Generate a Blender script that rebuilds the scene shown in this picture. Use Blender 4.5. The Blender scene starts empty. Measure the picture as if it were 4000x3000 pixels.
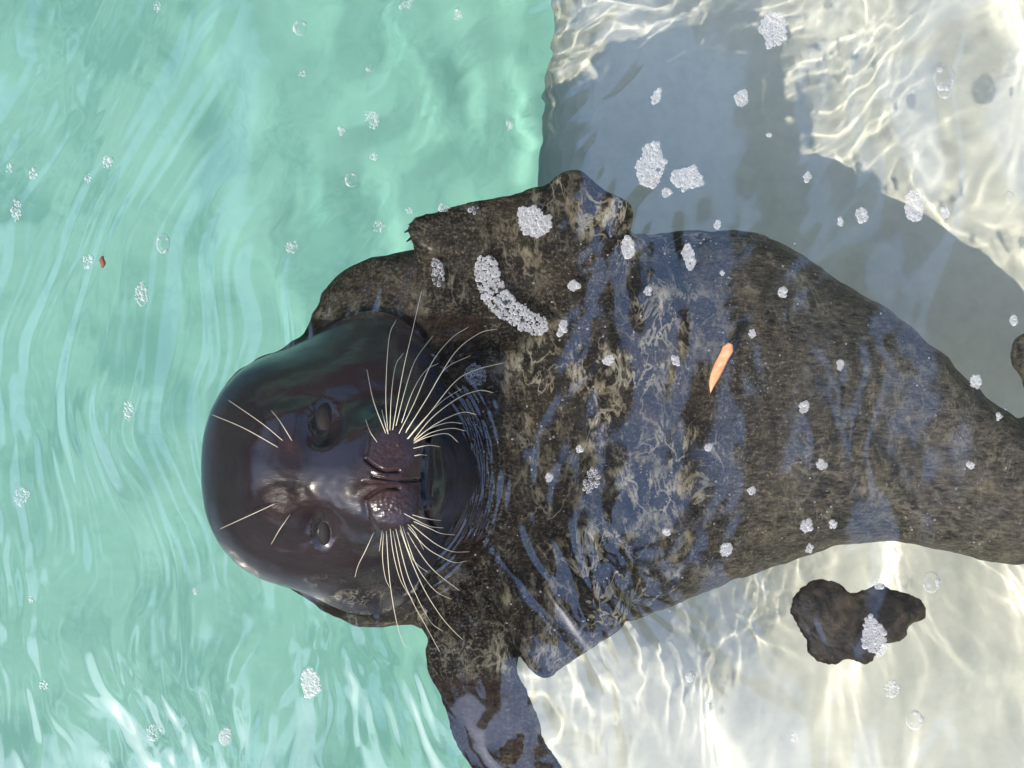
import bpy, bmesh, math, random
import numpy as np
import openvdb as vdb

random.seed(7)
RNG = np.random.default_rng(7)
sc = bpy.context.scene
COL = sc.collection

# ------------------------------------------------------------------ camera
cam_d = bpy.data.cameras.new('camera')
cam = bpy.data.objects.new('camera', cam_d)
COL.objects.link(cam)
cam.location = (0, 0, 1.4)
cam.rotation_euler = (0, 0, 0)
cam_d.sensor_width = 36.0
cam_d.lens = 50.4
cam_d.clip_start = 0.05
cam_d.clip_end = 500
sc.camera = cam

# ------------------------------------------------------------------ sky, sun, exposure
SUN_EL, SUN_AZ = math.radians(50), math.radians(229)     # azimuth of the sun, counter-clockwise from +X
world = bpy.data.worlds.new('World')
sc.world = world
world.use_nodes = True
wn = world.node_tree
sky = wn.nodes.new('ShaderNodeTexSky')
sky.sky_type = 'NISHITA'
sky.sun_disc = False
sky.sun_elevation = SUN_EL
sky.sun_rotation = math.pi / 2 - SUN_AZ
sky.dust_density = 1.0
sky.ozone_density = 3.0
bg = wn.nodes['Background']
bg.inputs['Strength'].default_value = 0.15
wn.links.new(sky.outputs[0], bg.inputs['Color'])
sun_d = bpy.data.lights.new('sun', 'SUN')
sun = bpy.data.objects.new('sun', sun_d)
COL.objects.link(sun)
sun_d.energy = 2.5
sun_d.angle = math.radians(0.5)
sun_d.color = (1.0, 0.94, 0.82)
sun.rotation_euler = (math.pi / 2 - SUN_EL, 0, SUN_AZ + math.pi / 2)
sun_d.cycles.is_caustics_light = True
sc.view_settings.view_transform = 'Standard'
sc.view_settings.look = 'None'
sc.view_settings.gamma = 1.0
sc.view_settings.exposure = 1.08
sc.cycles.use_denoising = True
sc.cycles.caustics_refractive = True
sc.cycles.max_bounces = 10
sc.cycles.diffuse_bounces = 4
sc.cycles.transmission_bounces = 9
sc.cycles.adaptive_threshold = 0.03
sc.cycles.sample_clamp_indirect = 4.0

# ------------------------------------------------------------------ helpers
def P(px, py, z=0.0):
    """measured spot in the photograph, seen at height z -> metres (1 m = 4000 px on the water; apparent depth below it)"""
    k = (1.4 - (z if z > 0 else z / 1.33)) / 1.4
    return np.array([(px - 2000) / 4000.0 * k, (1500 - py) / 4000.0 * k, z])

_perm = np.random.default_rng(3).permutation(256)
_perm = np.concatenate([_perm, _perm, _perm])
_ga = np.linspace(0, 2 * np.pi, 64, endpoint=False)
_gx, _gy = np.cos(_ga), np.sin(_ga)

def noise2(x, y, seed=0):
    x = np.asarray(x, float); y = np.asarray(y, float)
    xi = np.floor(x).astype(int); yi = np.floor(y).astype(int)
    xf = x - xi; yf = y - yi
    u = xf**3 * (xf * (xf * 6 - 15) + 10); v = yf**3 * (yf * (yf * 6 - 15) + 10)
    def g(ix, iy, fx, fy):
        h = _perm[_perm[(ix + seed * 17) & 255] + ((iy + seed * 31) & 255)] & 63
        return _gx[h] * fx + _gy[h] * fy
    a = g(xi, yi, xf, yf); b = g(xi + 1, yi, xf - 1, yf)
    c = g(xi, yi + 1, xf, yf - 1); d = g(xi + 1, yi + 1, xf - 1, yf - 1)
    return (a + u * (b - a)) * (1 - v) + (c + u * (d - c)) * v

def fbm(x, y, seed=0, octv=3, gain=0.5):
    s = 0; a = 1.0
    for o in range(octv):
        s = s + a * noise2(x * 2**o, y * 2**o, seed + o * 5); a *= gain
    return s

def sstep(a, b, x):
    t = np.clip((x - a) / (b - a), 0, 1)
    return t * t * (3 - 2 * t)

def mesh_obj(name, verts, faces, mat=None, parent=None, smooth=True):
    me = bpy.data.meshes.new(name)
    me.from_pydata([tuple(v) for v in verts], [], [tuple(f) for f in faces])
    if smooth:
        me.polygons.foreach_set('use_smooth', [True] * len(me.polygons))
    me.update()
    if mat: me.materials.append(mat)
    o = bpy.data.objects.new(name, me)
    COL.objects.link(o)
    if parent: o.parent = parent
    return o

def mesh_np(name, V, quads, mat=None, parent=None):
    """fast mesh from numpy quads"""
    me = bpy.data.meshes.new(name)
    nq = len(quads)
    me.vertices.add(len(V)); me.vertices.foreach_set('co', np.ascontiguousarray(V, np.float32).ravel())
    me.loops.add(nq * 4); me.loops.foreach_set('vertex_index', np.ascontiguousarray(quads, np.int32).ravel())
    me.polygons.add(nq)
    me.polygons.foreach_set('loop_start', np.arange(nq, dtype=np.int32) * 4)
    me.update(calc_edges=True)
    me.polygons.foreach_set('use_smooth', np.ones(nq, bool))
    me.validate()
    if mat: me.materials.append(mat)
    o = bpy.data.objects.new(name, me)
    COL.objects.link(o)
    if parent: o.parent = parent
    return o

def tag(o, label=None, cat=None, group=None, kind=None):
    if label: o['label'] = label
    if cat: o['category'] = cat
    if group: o['group'] = group
    if kind: o['kind'] = kind
    return o

def empty(name, loc):
    o = bpy.data.objects.new(name, None)
    COL.objects.link(o)
    o.location = loc
    return o

def recv(o):
    o.cycles.is_caustics_receiver = True
    return o

class Mat:
    """small node helper"""
    def __init__(s, name):
        s.m = bpy.data.materials.new(name); s.m.use_nodes = True
        s.t = s.m.node_tree; s.n = s.t.nodes; s.l = s.t.links
        s.b = s.n.get('Principled BSDF'); s.out = s.n.get('Material Output')
    def node(s, typ, **kw):
        n = s.n.new(typ)
        for k, v in kw.items():
            if k in n.inputs: s.set(n.inputs[k], v)
            else: setattr(n, k, v)
        return n
    def set(s, sock, v):
        if isinstance(v, bpy.types.NodeSocket): s.l.new(v, sock)
        else: sock.default_value = v
    def p(s, **kw):
        for k, v in kw.items(): s.set(s.b.inputs[k.replace('_', ' ')], v)
    def coord(s):
        return s.node('ShaderNodeTexCoord').outputs['Object']
    def mapping(s, vec, scale=(1, 1, 1), loc=(0, 0, 0), rot=(0, 0, 0)):
        n = s.node('ShaderNodeMapping'); s.l.new(vec, n.inputs['Vector'])
        n.inputs['Scale'].default_value = scale; n.inputs['Location'].default_value = loc; n.inputs['Rotation'].default_value = rot
        return n.outputs[0]
    def noise(s, vec, scale, detail=4, rough=0.55, dist=0.0):
        n = s.node('ShaderNodeTexNoise', Scale=scale, Detail=detail, Roughness=rough, Distortion=dist)
        s.l.new(vec, n.inputs['Vector']); return n.outputs['Fac']
    def ramp(s, fac, stops, interp='LINEAR'):
        n = s.node('ShaderNodeValToRGB'); s.l.new(fac, n.inputs['Fac']); r = n.color_ramp; r.interpolation = interp
        while len(r.elements) < len(stops): r.elements.new(0.5)
        for e, (p, c) in zip(r.elements, stops):
            e.position = p; e.color = (*c, 1) if len(c) == 3 else c
        return n.outputs['Color']
    def mix(s, fac, a, b, typ='MIX'):
        n = s.node('ShaderNodeMix', data_type='RGBA', blend_type=typ)
        s.set(n.inputs[0], fac)
        for i, v in ((6, a), (7, b)):
            s.set(n.inputs[i], v if isinstance(v, bpy.types.NodeSocket) else (*v, 1))
        return n.outputs[2]
    def math(s, op, a, b=0.0, c=0.0):
        n = s.node('ShaderNodeMath', operation=op)
        s.set(n.inputs[0], a); s.set(n.inputs[1], b); s.set(n.inputs[2], c)
        return n.outputs[0]
    def bump(s, h, strength=0.3, dist=0.01):
        n = s.node('ShaderNodeBump', Strength=strength, Distance=dist); s.l.new(h, n.inputs['Height'])
        return n.outputs[0]

# ------------------------------------------------------------------ materials of the place and of the added timber
def m_ledge():
    m = Mat('pale_pool_render'); v = m.coord()
    a = m.noise(v, 3.0, 5, 0.6); b = m.noise(v, 60.0, 4, 0.6)
    c = m.ramp(a, [(0.3, (0.74, 0.73, 0.60)), (0.7, (0.84, 0.82, 0.69))])
    c = m.mix(0.25, c, m.ramp(b, [(0.35, (0.62, 0.62, 0.52)), (0.6, (0.88, 0.86, 0.73))]), 'MIX')
    g = m.noise(m.mapping(v, (1, 1, 1), (4, 7, 0)), 7.0, 6, 0.68, 0.6)
    c = m.mix(m.math('MULTIPLY', m.ramp(g, [(0.52, (0, 0, 0)), (0.70, (1, 1, 1))]), 0.30), c, (0.42, 0.45, 0.36))
    m.p(Base_Color=c, Roughness=0.8, Normal=m.bump(b, 0.15, 0.002))
    return m.m
def m_floor():
    m = Mat('aqua_pool_paint'); v = m.coord()
    a = m.noise(v, 1.6, 5, 0.6); b = m.noise(v, 25.0, 4, 0.6)
    c = m.ramp(a, [(0.3, (0.31, 0.67, 0.55)), (0.7, (0.38, 0.74, 0.62))])
    c = m.mix(0.3, c, m.ramp(b, [(0.35, (0.27, 0.63, 0.51)), (0.6, (0.40, 0.76, 0.64))]))
    dark_streaks = m.noise(m.mapping(v, (1.5, 0.8, 1), (2, 5, 0)), 3.6, 6, 0.66, 0.8)
    c = m.mix(m.math('MULTIPLY', m.ramp(dark_streaks, [(0.47, (0, 0, 0)), (0.62, (1, 1, 1))]), 0.75), c, (0.20, 0.50, 0.43))  # darker patches painted in for the dark streaks mirrored and refracted by the water
    m.p(Base_Color=c, Roughness=0.7)
    return m.m
def m_deck():
    m = Mat('grey_concrete'); v = m.coord()
    b = m.noise(v, 12.0, 6, 0.65)
    m.p(Base_Color=m.ramp(b, [(0.3, (0.24, 0.21, 0.18)), (0.7, (0.36, 0.32, 0.28))]), Roughness=0.85, Normal=m.bump(b, 0.2, 0.01))
    return m.m
def m_wood():
    m = Mat('dark_stained_wood'); v = m.mapping(m.coord(), (1, 12, 12))
    b = m.noise(v, 6.0, 5, 0.6, 0.5)
    m.p(Base_Color=m.ramp(b, [(0.3, (0.030, 0.020, 0.015)), (0.7, (0.075, 0.048, 0.034))]), Roughness=0.7, Normal=m.bump(b, 0.2, 0.004))
    return m.m
def m_added_fence():
    m = Mat('red_brown_timber'); v = m.mapping(m.coord(), (1, 1, 9))
    b = m.noise(v, 5.0, 5, 0.6, 0.5)
    m.p(Base_Color=m.ramp(b, [(0.3, (0.11, 0.045, 0.028)), (0.7, (0.20, 0.09, 0.055))]), Roughness=0.75)
    return m.m
def m_water():
    m = Mat('clear_pool_water')
    m.n.remove(m.b)
    g = m.node('ShaderNodeBsdfGlass', Roughness=0.0, IOR=1.33, Color=(1, 1, 1, 1))
    s = m.node('ShaderNodeBsdfGlossy', Roughness=0.08, Color=(1, 1, 1, 1))
    mx = m.node('ShaderNodeMixShader', Fac=WATER_GLOSS)
    m.l.new(g.outputs[0], mx.inputs[1]); m.l.new(s.outputs[0], mx.inputs[2])
    m.l.new(mx.outputs[0], m.out.inputs['Surface'])
    return m.m
WATER_GLOSS = 0.12
M_LEDGE, M_FLOOR, M_DECK, M_WOOD, M_ADDED_FENCE, M_WATER = m_ledge(), m_floor(), m_deck(), m_wood(), m_added_fence(), m_water()

# ------------------------------------------------------------------ the pool: deep floor, shallow ledge, walls, deck
def box(name, x0, x1, y0, y1, z0, z1, mat, parent=None, bev=0.0):
    bm = bmesh.new()
    bmesh.ops.create_cube(bm, size=1.0)
    for v in bm.verts:
        v.co = ((x0 + x1) / 2 + v.co.x * (x1 - x0), (y0 + y1) / 2 + v.co.y * (y1 - y0), (z0 + z1) / 2 + v.co.z * (z1 - z0))
    if bev:
        bmesh.ops.bevel(bm, geom=bm.edges[:], offset=bev, segments=3, affect='EDGES', profile=0.5)
    me = bpy.data.meshes.new(name); bm.to_mesh(me); bm.free()
    me.materials.append(mat)
    o = bpy.data.objects.new(name, me); COL.objects.link(o)
    if parent: o.parent = parent
    return o

LEDGE_Z, FLOOR_Z = -0.41, -3.0
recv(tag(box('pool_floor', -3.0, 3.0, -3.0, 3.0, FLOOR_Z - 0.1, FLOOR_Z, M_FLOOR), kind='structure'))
# ledge: a slab whose edge runs slightly slanted across the picture
e0, e1 = P(2105, 0)[0], P(1830, 3000)[0]
def ex(y):    # x of the ledge edge at height y
    return e1 + (e0 - e1) * (y + 0.375) / 0.75
bm = bmesh.new()
vs = [bm.verts.new(c) for c in ((ex(-2.99), -2.99, LEDGE_Z), (2.99, -2.99, LEDGE_Z), (2.99, 2.99, LEDGE_Z), (ex(2.99), 2.99, LEDGE_Z))]
f = bm.faces.new(vs)
r = bmesh.ops.extrude_face_region(bm, geom=[f])
for v in r['geom']:
    if isinstance(v, bmesh.types.BMVert):
        v.co.z = FLOOR_Z + 0.002
        if v.co.x < 1: v.co.x += 0.6          # the ledge overhangs the deep side
bmesh.ops.recalc_face_normals(bm, faces=bm.faces[:])
bmesh.ops.bevel(bm, geom=[e for e in bm.edges if all(v.co.z > LEDGE_Z - 0.01 for v in e.verts)], offset=0.09, segments=8, affect='EDGES', profile=0.5)
me = bpy.data.meshes.new('pool_ledge'); bm.to_mesh(me); bm.free(); me.materials.append(M_LEDGE)
ledge = bpy.data.objects.new('pool_ledge', me); COL.objects.link(ledge)
recv(tag(ledge, kind='structure'))
for i, (x0, x1, y0, y1) in enumerate(((-3.3, -3.0, -3.3, 3.3), (3.0, 3.3, -3.3, 3.3), (-3.0, 3.0, 3.0, 3.3), (-3.0, 3.0, -3.3, -3.0))):
    tag(box('pool_wall', x0, x1, y0, y1, FLOOR_Z - 0.1, 0.25, M_FLOOR, bev=0.01), kind='structure')
bm = bmesh.new()
o4 = [bm.verts.new((sx * 60, sy * 60, 0.24)) for sx, sy in ((-1, -1), (1, -1), (1, 1), (-1, 1))]
i4 = [bm.verts.new((sx * 3.28, sy * 3.28, 0.24)) for sx, sy in ((-1, -1), (1, -1), (1, 1), (-1, 1))]
for k in range(4): bm.faces.new((o4[k], o4[(k + 1) % 4], i4[(k + 1) % 4], i4[k]))
me = bpy.data.meshes.new('pool_deck'); bm.to_mesh(me); bm.free(); me.materials.append(M_DECK)
deck = bpy.data.objects.new('pool_deck', me); COL.objects.link(deck); tag(deck, kind='structure')

# ------------------------------------------------------------------ unseen overhead slats and timber screens, added for the patches and ring they reflect
added_perg = empty('added_pergola', (0, 0, 0.24))
tag(added_perg, kind='structure')
def part(name, *a, **k):
    o = box(name, *a, **k); o.parent = added_perg; o.matrix_parent_inverse = added_perg.matrix_basis.inverted(); return o
for y in (-0.72, 1.45):
    part('rafter', -3.7, 3.7, y - 0.05, y + 0.05, 3.05, 3.23, M_WOOD)
    for x in (-3.62, 3.62): part('post', x - 0.06, x + 0.06, y - 0.06, y + 0.06, 0.24, 3.05, M_WOOD)
for x0, x1, y0 in ((-1.75, -1.45, -1.3), (-1.40, -1.05, -1.12), (-0.85, -0.42, -1.3), (-0.40, -0.05, -1.3), (-0.05, 0.24, -1.0), (0.75, 1.12, -1.6), (1.27, 1.55, -1.6), (1.57, 2.1, -1.6)):
    part('board', x0, x1, y0, 1.6, 3.232, 3.26, M_WOOD)
for i, (x0, x1, y0, y1) in enumerate(((-5.1, -5.0, -5, 5), (5.0, 5.1, -5, 5), (-5, 5, 5.0, 5.1), (-5, 5, -5.1, -5.0))):
    fe = empty('added_fence', ((x0 + x1) / 2, (y0 + y1) / 2, 0.24))
    tag(fe, kind='structure')
    o = box('added_board_wall', x0, x1, y0, y1, 0.242, 2.2, M_ADDED_FENCE); o.parent = fe; o.matrix_parent_inverse = fe.matrix_basis.inverted()

# ------------------------------------------------------------------ water surface
def stretched(lim, step, far, grow=1.045):
    a = list(np.arange(-lim, lim + step / 2, step)); s = step; r = []
    x = a[-1]
    while x < far:
        s *= grow; x += s; r.append(min(x, far))
    return np.array([-v for v in r[::-1]] + a + r)

def ripples(x, y):
    """multi-scale wind chop: swirled, drawn out along its crests"""
    low = sstep(0.18, -0.22, y + 0.25 * (x + 0.3))
    th = 0.95 * (1 - low) * sstep(-0.55, -0.25, x) - 0.18 * low        # crests lean up-right over the calm upper half
    qx = x + 0.055 * noise2(x * 6, y * 5, 51) + 0.012 * noise2(x * 17, y * 13, 52)
    qy = y + 0.055 * noise2(x * 6, y * 5, 53) + 0.012 * noise2(x * 17, y * 13, 54)
    c, s_ = np.cos(th), np.sin(th)
    u = qx * c - qy * s_; v = qx * s_ + qy * c
    h = 0
    for f, A, sd, asp in ((9, 0.00085, 55, 0.45), (17, 0.00074, 56, 0.45), (31, 0.00048, 57, 0.45), (58, 0.00022, 58, 0.42), (105, 0.00008, 59, 0.5)):
        n = noise2(u * f + sd, v * f * asp, sd)
        if f in (17, 31): n = 0.45 - 1.5 * np.sqrt(n * n + 0.003)          # sharpened crests
        h = h + 2.5 * A * n * (0.62 + 0.5 * low)
    patch = 0.55 + 0.9 * sstep(-0.15, 0.35, noise2(x * 5.5 + 7, y * 4 + 2, 60))   # gusts and slicks
    calm = 1 - 0.42 * np.exp(-(((x + 0.16) / 0.27)**2 + ((y - 0.27) / 0.17)**2)**2)
    out = np.maximum(0, np.maximum(np.abs(x) - 0.55, np.abs(y) - 0.42))          # short chop dies away where the sheet gets coarse
    return h * patch * calm * np.exp(-(out / 0.16)**2)

def wave(x, y):
    """height of the water, metres"""
    wx = x + 0.05 * noise2(x * 4, y * 4, 11); wy = y + 0.05 * noise2(x * 4, y * 4, 12)
    right = sstep(-0.08, 0.22, x)                    # 0 over the deep side, 1 over the ledge
    seal = np.exp(-(((x - 0.22) / 0.30)**2 + ((y + 0.03) / 0.22)**2)**2)
    top = np.exp(-(((x - 0.10) / 0.12)**2 + ((y - 0.26) / 0.14)**2))           # stirred water above the raised flipper
    edge = np.exp(-(((x + 0.06) / 0.12)**2 + ((y - 0.11) / 0.06)**2)) + 0.6 * np.exp(-(((x + 0.02) / 0.10)**2 + ((y + 0.22) / 0.06)**2))   # and round the shoulders
    left = 0.0010 * noise2(wx * 6 + wy * 1.5, wy * 2.4 - wx * 1.1, 1)
    left = left + 0.0011 * noise2(wx * 8 - wy * 3 + 0.7 * noise2(x * 3, y * 3, 16), wy * 3.6 + wx * 2.5, 9)
    # ledge side: rounder cells that throw a caustic net
    rt = 0.0085 * noise2(wx * 3.8 + 0.8 * wy + 3, wy * 3.0 - 0.9 * x, 21) + (1 - seal) * 0.0095 * noise2(wx * 6.6 - 1.5 * wy, wy * 4.8 + 1.2 * wx, 26) + 0.0019 * (1 - 0.6 * seal) * noise2(wx * 9 - 3 * wy, wy * 7 + 2 * wx, 22) + 0.00020 * noise2(wx * 34, wy * 22, 23)
    h = left * (1 - right) + rt * right * (1 - 0.62 * seal)
    h = h + ripples(x, y) * np.clip((1 - right) * 1.0 + 0.16 * right + 0.75 * top + 0.9 * edge - 0.05, 0, 1.2)
    h = h + seal * (0.0013 * noise2(wx * 13, wy * 9, 31) + 0.00040 * noise2(wx * 26 + 3 * noise2(x * 8, y * 8, 34), wy * 15, 33) + 0.00014 * noise2(wx * 48 + 2 * noise2(x * 15, y * 15, 36), wy * 30, 32))
    # rings pushed out in front of the chin
    cx, cy = P(1540, 1850)[:2]
    d = np.hypot((x - cx), (y - cy) * 0.8) - 0.068
    h = h + 0.0005 * np.cos(d * 2 * np.pi / 0.0085) * np.exp(-((d - 0.016) / 0.022)**2) * sstep(-0.2, 0.4, (x - cx) / 0.1) * (0.6 + 0.8 * noise2(x * 40, y * 40, 35))
    return h

xs = stretched(0.57, 0.0017, 2.995); ys = stretched(0.44, 0.0017, 2.995)
X, Y = np.meshgrid(xs, ys)
fade = np.exp(-(np.maximum(0, np.maximum(abs(X) - 1.2, abs(Y) - 1.2)) / 0.8)**2)
Z = wave(X, Y) * fade
V = np.stack([X, Y, Z], -1).reshape(-1, 3)
ny, nx = X.shape
ii = np.arange(ny * nx).reshape(ny, nx)
Q = np.stack([ii[:-1, :-1], ii[:-1, 1:], ii[1:, 1:], ii[1:, :-1]], -1).reshape(-1, 4)
water = mesh_np('water', V, Q, M_WATER)
_i0, _j0 = int(np.searchsorted(xs, -0.5699)), int(np.searchsorted(ys, -0.4399))
def wave_at(x, y):
    i = (x - xs[_i0]) / 0.0017 + _i0; j = (y - ys[_j0]) / 0.0017 + _j0
    i = min(max(i, 0), nx - 2); j = min(max(j, 0), ny - 2); a, b = int(i), int(j); u, v = i - a, j - b
    return float((Z[b, a] * (1 - u) + Z[b, a + 1] * u) * (1 - v) + (Z[b + 1, a] * (1 - u) + Z[b + 1, a + 1] * u) * v)
tag(water, kind='structure')
water.cycles.is_caustics_caster = True


# ------------------------------------------------------------------ signed-distance modelling
class SDF:
    def __init__(s, lo, hi, vox):
        s.lo = np.array(lo, np.float32); s.vox = vox
        n = np.ceil((np.array(hi) - np.array(lo)) / vox).astype(int) + 1
        ax = [s.lo[i] + np.arange(n[i], dtype=np.float32) * vox for i in range(3)]
        s.x, s.y, s.z = np.meshgrid(*ax, indexing='ij', sparse=True)
        s.d = np.full(n, 1.0, np.float32)
    def add(s, d, k=0.02):
        h = np.clip(0.5 + 0.5 * (s.d - d) / k, 0, 1)
        s.d = (s.d * (1 - h) + d * h - k * h * (1 - h)).astype(np.float32)
    def cut(s, d, k=0.01):
        h = np.clip(0.5 - 0.5 * (s.d + d) / k, 0, 1)
        s.d = (s.d * (1 - h) - d * h + k * h * (1 - h)).astype(np.float32)
    def sup(s, c, r, p):
        q = (np.abs((s.x - c[0]) / r[0])**p + np.abs((s.y - c[1]) / r[1])**p + np.abs((s.z - c[2]) / r[2])**p)**(1 / p)
        return (q - 1) * min(r)
    def ell(s, c, r, yaw=0.0):
        ca, sa = math.cos(yaw), math.sin(yaw)
        dx, dy, dz = s.x - c[0], s.y - c[1], s.z - c[2]
        u = (dx * ca + dy * sa) / r[0]; v = (-dx * sa + dy * ca) / r[1]; w = dz / r[2]
        k0 = np.sqrt(u * u + v * v + w * w)
        k1 = np.sqrt((u / r[0])**2 + (v / r[1])**2 + (w / r[2])**2) + 1e-9
        return k0 * (k0 - 1) / k1
    def cone(s, a, b, ra, rb, zs=1.0):
        """tapered capsule, flattened in z by zs"""
        a = np.array(a, float); b = np.array(b, float)
        az, bz = a[2] / zs, b[2] / zs
        d = np.array([b[0] - a[0], b[1] - a[1], bz - az]); L = (d * d).sum() + 1e-9
        px, py, pz = s.x - a[0], s.y - a[1], s.z / zs - az
        t = np.clip((px * d[0] + py * d[1] + pz * d[2]) / L, 0, 1)
        q = np.sqrt((px - t * d[0])**2 + (py - t * d[1])**2 + (pz - t * d[2])**2)
        return (q - (ra + (rb - ra) * t)) * min(1.0, 0.5 + zs / 2)
    def mesh(s):
        g = vdb.FloatGrid(1.0)
        g.copyFromArray(s.d)
        pts, quads = g.convertToQuads(0.0)
        return pts.astype(np.float32) * s.vox + s.lo, quads[:, ::-1]

def orient(V, Q):
    """make sure faces look outward"""
    a, b, c = V[Q[:, 0]], V[Q[:, 1]], V[Q[:, 2]]
    vol = np.einsum('ij,ij->i', a, np.cross(b, c)).sum()
    return Q if vol > 0 else Q[:, ::-1]

# ------------------------------------------------------------------ the seal
S = SDF((-0.36, -0.50, -0.34), (0.96, 0.30, 0.17), 0.0034)
tab = np.array([  # px x, centre py, half width px, top z, bottom z
    (1150, 1830, 380, -0.02, -0.16), (1300, 1825, 520, -0.012, -0.20), (1700, 1790, 690, -0.024, -0.25), (2150, 1700, 795, -0.030, -0.28),
    (2500, 1670, 775, -0.036, -0.29), (2800, 1602, 722, -0.042, -0.28), (3000, 1562, 680, -0.046, -0.27), (3350, 1622, 505, -0.055, -0.25), (3600, 1700, 430, -0.060, -0.23),
    (3850, 1870, 330, -0.066, -0.21), (4000, 1935, 275, -0.070, -0.20), (4400, 1950, 220, -0.070, -0.17), (4900, 1950, 130, -0.07, -0.13)], float)
zmid = -0.11
tx = np.array([P(a, b, zmid)[0] for a, b, *_ in tab]); ty = np.array([P(a, b, zmid)[1] for a, b, *_ in tab])
tw = tab[:, 2] / 4000 * 1.055
def lerp_s(x, col):     # smooth table lookup
    out = 0
    for o in (-0.03, -0.015, 0, 0.015, 0.03): out = out + np.interp(x + o, tx, col)
    return out / 5
bx = S.x
cy, hw = lerp_s(bx, ty), lerp_s(bx, tw)
zt, zb = lerp_s(bx, tab[:, 3]), lerp_s(bx, tab[:, 4])
zc = zb * 0.52 + zt * 0.48
up = S.z > zc
hz = np.where(up, zt - zc, zc - zb)
u = np.abs(S.y - cy) / hw; w = np.abs(S.z - zc) / hz
rr = (u**2.3 + w**2.3)**(1 / 2.3)
body = (rr - 1) * np.minimum(hw, hz) * 0.8
body = np.maximum(body, np.maximum(tx[0] - 0.01 - bx, bx - tx[-1]))
S.add(body.astype(np.float32), 0.001)
H = P
# head: cranium, cheeks and neck, bridge, muzzle, whisker pads, chin, throat
S.add(S.sup(H(1235, 1830, 0.0) + (0, 0, -0.03), (0.1135, 0.119, 0.128), 2.35), 0.03)
S.add(S.ell(H(1440, 1815, 0.0) + (0, 0, -0.055), (0.094, 0.163, 0.125)), 0.035)
S.add(S.cone(H(1120, 1840, 0.07), H(1470, 1858, 0.088), 0.036, 0.030), 0.035)
S.add(S.ell(H(1475, 1858, 0.085), (0.046, 0.054, 0.042)), 0.03)
S.add(S.ell(H(1545, 1752, 0.098), (0.032, 0.031, 0.028), 0.3), 0.010)
S.add(S.ell(H(1545, 1962, 0.098), (0.032, 0.031, 0.028), -0.3), 0.010)
S.add(S.ell(H(1500, 1858, 0.112), (0.021, 0.020, 0.019)), 0.010)
S.add(S.ell(H(1662, 1862, 0.034), (0.026, 0.046, 0.030)), 0.008)
S.add(S.cone(H(1670, 1850, -0.005), H(1850, 1840, -0.10), 0.045, 0.06), 0.02)
# brows and cheeks
for py in (1655, 2065):
    S.add(S.ell(H(1150, 1830 + (py - 1860) * 0.72, 0.082), (0.03, 0.018, 0.016)), 0.02)
    S.cut(S.ell(H(1258, py, 0.104), (0.011, 0.015, 0.010)), 0.016)
# upper fore flipper, lying across the surface with its claws to the left
for a, b, ra, rb in (((2380, 1150, -0.055), (2180, 960, -0.028), 0.065, 0.054), ((2180, 960, -0.028), (1880, 935, -0.022), 0.054, 0.032),
                     ((1880, 935, -0.022), (1690, 910, -0.014), 0.032, 0.019)):
    S.add(S.cone(H(*a), H(*b), ra, rb, 0.33), 0.022)
for (x0, y0), (x1, y1) in (((1860, 880), (1632, 868)), ((1860, 905), (1612, 893)), ((1860, 930), (1618, 922)), ((1880, 955), (1648, 948)), ((1900, 975), (1690, 970))):
    S.add(S.cone(H(x0, y0, -0.015), H(x1, y1, -0.010), 0.0085, 0.0048), 0.005)
S.add(S.cone(H(2220, 930, -0.028), H(2235, 740, -0.017), 0.022, 0.011, 0.6), 0.02)
S.add(S.cone(H(2240, 745, -0.018), H(2420, 840, -0.022), 0.012, 0.014, 0.6), 0.02)
S.add(S.ell(H(1660, 1210, -0.045), (0.105, 0.060, 0.035)), 0.03)
S.add(S.cone(H(4350, 1800, -0.13), H(4040, 1390, -0.17), 0.05, 0.028, 0.5), 0.03)
for py_ in (1650, 2250):    # hind flippers, beyond the right edge of the picture
    S.add(S.cone(H(4800, 1950, -0.08), H(5150, py_, -0.08), 0.035, 0.045, 0.4), 0.03)
# lower fore flipper reaching out of the picture, and the fold behind it
for a, b, ra, rb in (((1860, 2380, -0.05), (1835, 2580, -0.026), 0.055, 0.036), ((1835, 2580, -0.026), (1930, 2820, -0.021), 0.036, 0.0365),
                     ((1930, 2820, -0.021), (2050, 3090, -0.023), 0.0365, 0.037), ((2050, 3090, -0.023), (2120, 3260, -0.03), 0.037, 0.022)):
    S.add(S.cone(H(*a), H(*b), ra, rb, 0.33), 0.018)
S.add(S.cone(H(2250, 2360, -0.06), H(2130, 2590, -0.045), 0.05, 0.014, 0.7), 0.03)
SV, SQ = S.mesh()
SQ = orient(SV, SQ)
# smooth the voxel steps
def relax(V, Q, it=3, lam=0.5):
    E = np.concatenate([Q[:, [0, 1]], Q[:, [1, 2]], Q[:, [2, 3]], Q[:, [3, 0]]]); E = np.concatenate([E, E[:, ::-1]])
    n = len(V); cnt = np.bincount(E[:, 0], minlength=n)[:, None]
    for k in range(it):
        for l in (lam, -lam * 1.04):
            acc = np.stack([np.bincount(E[:, 0], weights=V[E[:, 1], j], minlength=n) for j in range(3)], -1) / np.maximum(cnt, 1)
            V = V + l * (acc - V)
    return V
SV = relax(SV.astype(float), SQ, 4)

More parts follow.
